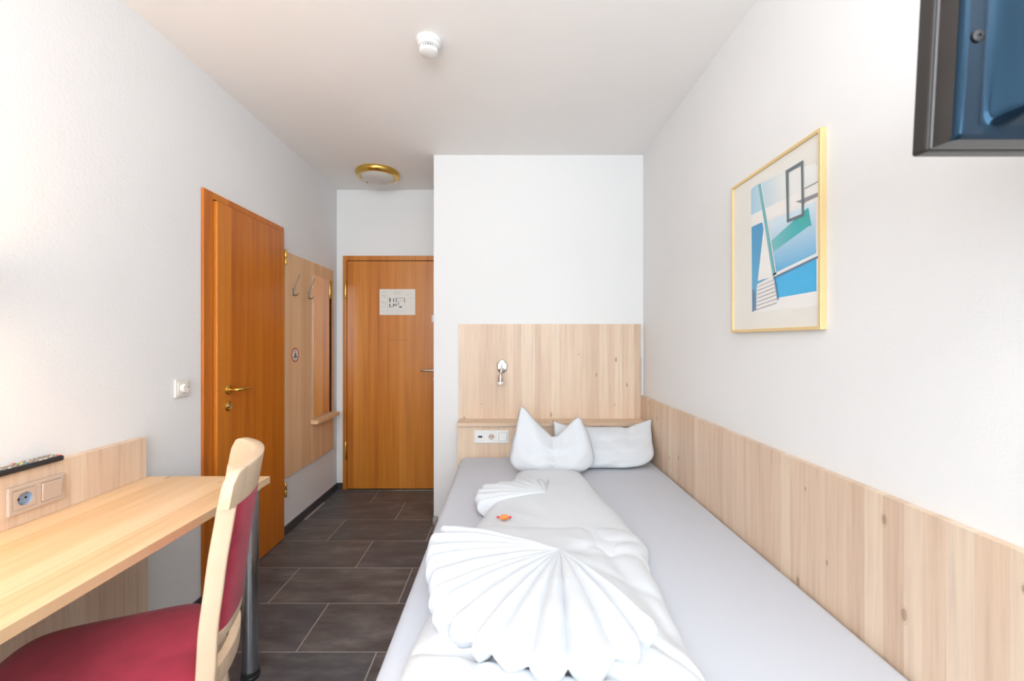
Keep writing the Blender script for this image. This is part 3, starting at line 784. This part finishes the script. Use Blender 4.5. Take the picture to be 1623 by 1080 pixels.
# ------------------------------------------------------------------ pillows
def cushion(name, pos, thick, m, parent, nu=56, nv=44, seed=0, back=.6):
    """pos(u,v) in the pillow plane (u,v 0..1) gives (x, y, z) of the seam surface; thick(u,v) half depth"""
    bm = bmesh.new()
    F = [[None]*(nv+1) for _ in range(nu+1)]; Bk = [[None]*(nv+1) for _ in range(nu+1)]
    for i in range(nu+1):
        for j in range(nv+1):
            u, v = i/nu, j/nv; p = Vector(pos(u, v)); e = max(0, 4*u*(1-u))**.5*max(0, 4*v*(1-v))**.42
            th = thick(u, v)*e
            wv = .011*noise.noise((u*5+seed, v*5, 1))+.003*noise.noise((u*13, v*9+seed, 2))
            F[i][j] = bm.verts.new(p+Vector((0, -th*1.0, 0))+Vector((wv*.4, wv*(1 if e > .1 else .2)*e*1.6, 0)))
            edge = i in (0, nu) or j in (0, nv)
            Bk[i][j] = F[i][j] if edge else bm.verts.new(p+Vector((0, th*back, 0)))
    for i in range(nu):
        for j in range(nv):
            bm.faces.new((F[i][j], F[i+1][j], F[i+1][j+1], F[i][j+1]))
            q4 = (Bk[i][j], Bk[i][j+1], Bk[i+1][j+1], Bk[i+1][j])
            if len(set(q4)) == 4 and not all(x in (F[i][j], F[i+1][j], F[i+1][j+1], F[i][j+1]) for x in q4): bm.faces.new(q4)
    return link(name, bm, m, parent, smooth=0)
# pillow lying back against the headboard with two lifted corners
def pos_b(u, v):
    xl = .30+.012*v-.01*math.sin(PI*v); xr = .905+.012*math.sin(PI*v)*1
    x = xl+(xr-xl)*u
    cb_ = max(0, 1-v/.3)**2; x += (.5-u)*.12*cb_*abs(2*u-1)**3
    ear_r = max(0, (u-.80)/.20)**1.2; ear_l = max(0, (.16-u)/.16)**1.3
    ztop = .752-.012*math.sin(PI*u)+.040*ear_r+.030*ear_l
    z = .530+(ztop-.530)*v - .004*math.sin(PI*u)*(1-v) + .03*cb_*abs(2*u-1)**4 - .010*math.exp(-((u-.77)/.05)**2)*v**3
    x += ear_r*v**4*.045 - ear_l*v**5*.02
    y = 2.53+.16*v+.02*ear_r*v
    return (x, y, z)
pb = cushion('pillow', pos_b, lambda u, v: .10*(1-.35*v)*(1 if u < .8 else 1-.45*((u-.8)/.2)*v), M['linen'], None, seed=3, back=.45)
tag(pb, 'low white pillow leaning on the headboard beside the right wall panel', 'pillow', 'white pillows at the head of the bed')
# pillow set upright with two pointed ears
def pos_f(u, v):
    xb0, xb1 = -.005, .515
    tp = [(0, .862, .070), (.03, .905, .087), (.08, .885, .112), (.2, .832, .155), (.35, .775, .210), (.52, .718, .272), (.62, .722, .30), (.75, .765, .345), (.88, .815, .395), (.95, .838, .425), (1.0, .822, .450)]
    zt, xt = lerp(tp, u)
    x = xb0+(xb1-xb0)*u; zb = .53
    vv = v
    xx = x+(xt-x)*(vv**1.1)
    if u > .5: xx += .018*math.sin(PI*vv)*(u-.5)*2
    else: xx -= .0*math.sin(PI*vv)
    cb_ = max(0, 1-v/.3)**2; xx += (.5-u)*.10*cb_*abs(2*u-1)**3
    return (xx, 2.42+.09*v, zb+(zt-zb)*v+.03*cb_*abs(2*u-1)**4)
pf = cushion('pillow', pos_f, lambda u, v: .12*(1-.6*v), M['linen'], None, nu=72, seed=8, back=.5)
tag(pf, 'white pillow stood upright with two pointed ears in front of the other', 'pillow', 'white pillows at the head of the bed')
del pb['group'], pf['group']

# ------------------------------------------------------------------ door stop at wall corner
t = thing('door_stop', 'small clear and steel floor door stop at the wall corner beside the bed', 'door stop', (-.508, 2.92, 0))
lathe('base', [(0, 0), (.022, 0), (.022, .012), (.012, .016), (0, .016)], (-.508, 2.918, 0.0005), (0, 0, 1), M['steel'], t, 24)
lathe('bumper', [(0, .016), (.016, .016), (.019, .03), (.018, .05), (.012, .058), (0, .06)], (-.508, 2.918, 0.0005), (0, 0, 1), mat('clear_rubber', (.35, .36, .38), .2), t, 24)
world_children(t)

# ------------------------------------------------------------------ television on the right wall, seen from behind
TVX, TVY, TVZ = .520, .535, 1.536
tv = thing('television', 'black television on a wall bracket at the right edge, seen from behind', 'television', (TVX, TVY, TVZ), 0)
tv.rotation_euler = (R(3.1), 0, 0)
gl = mat('glossy_black_plastic', (.004, .008, .016), .13, **{'Specular Tint': (.3, .65, 1, 1), 'Specular IOR Level': .6}); gl2 = mat('dark_brown_gloss', (.03, .027, .025), .28)  # blue of the window's reflection is put into the black plastic's specular tint
sil = mat('bezel_grey', (.25, .26, .28), .3)
W, H = .425, .27
box('screen', (.012, W-.012, 0, .002, .012, H-.012), mat('screen_glass', (.01, .01, .012), .08), tv)
box('bezel', (0, W, -.022, 0, 0, H), gl2, tv, .004, 3)
box('seam', (.002, W-.002, -.0265, -.022, .002, H-.002), sil, tv, .001)
# back shell with rounded step: cross-section across x, depth profile
bm = bmesh.new(); nu, nv = 240, 60
def dep(x, z):
    e = min(x-.0, W-x); ez = z
    s = sm(min(1, max(0, (e-.026)/.03))); s2 = sm(min(1, max(0, (ez-.006)/.022))); s3 = sm(min(1, max(0, (H-z)/.05)))
    ed = max(0, 1-e/.007); ez_ = max(0, 1-min(z, H-z)/.005)
    return .055 + .028*s*s2*s3 - .007*(1-math.sqrt(1-ed*ed)) - .004*ez_**2
V = [[bm.verts.new((.0015+(W-.003)*i/nu, -dep((W)*i/nu, H*j/nv), .0015+(H-.003)*j/nv)) for j in range(nv+1)] for i in range(nu+1)]
for i in range(nu):
    for j in range(nv): bm.faces.new((V[i][j], V[i+1][j], V[i+1][j+1], V[i][j+1]))
per = [V[i][0] for i in range(nu+1)]+[V[nu][j] for j in range(1, nv+1)]+[V[i][nv] for i in range(nu-1, -1, -1)]+[V[0][j] for j in range(nv-1, 0, -1)]
low = [bm.verts.new((v.co.x, -.0265, v.co.z)) for v in per]; n = len(per)
for i in range(n): bm.faces.new((per[i], per[(i+1) % n], low[(i+1) % n], low[i])).material_index = 1
link('back_shell', bm, [gl, gl2], tv, smooth=40, bevel=0)
for z in (.115,):
    lathe('screw', [(0, 0), (.0068, 0), (.0068, .002), (.005, .003), (.0018, .003), (.0018, .0015), (0, .0015)], (.0175, -.0548, z), (0, -1, 0), M['black'], tv, 20)
box('wall_arm', (.20, .43, -.125, -.085, .12, .16), M['black'], tv, .004)
box('mount_plate', (.16, .26, -.0845, -.082, .09, .19), M['black'], tv, .002)
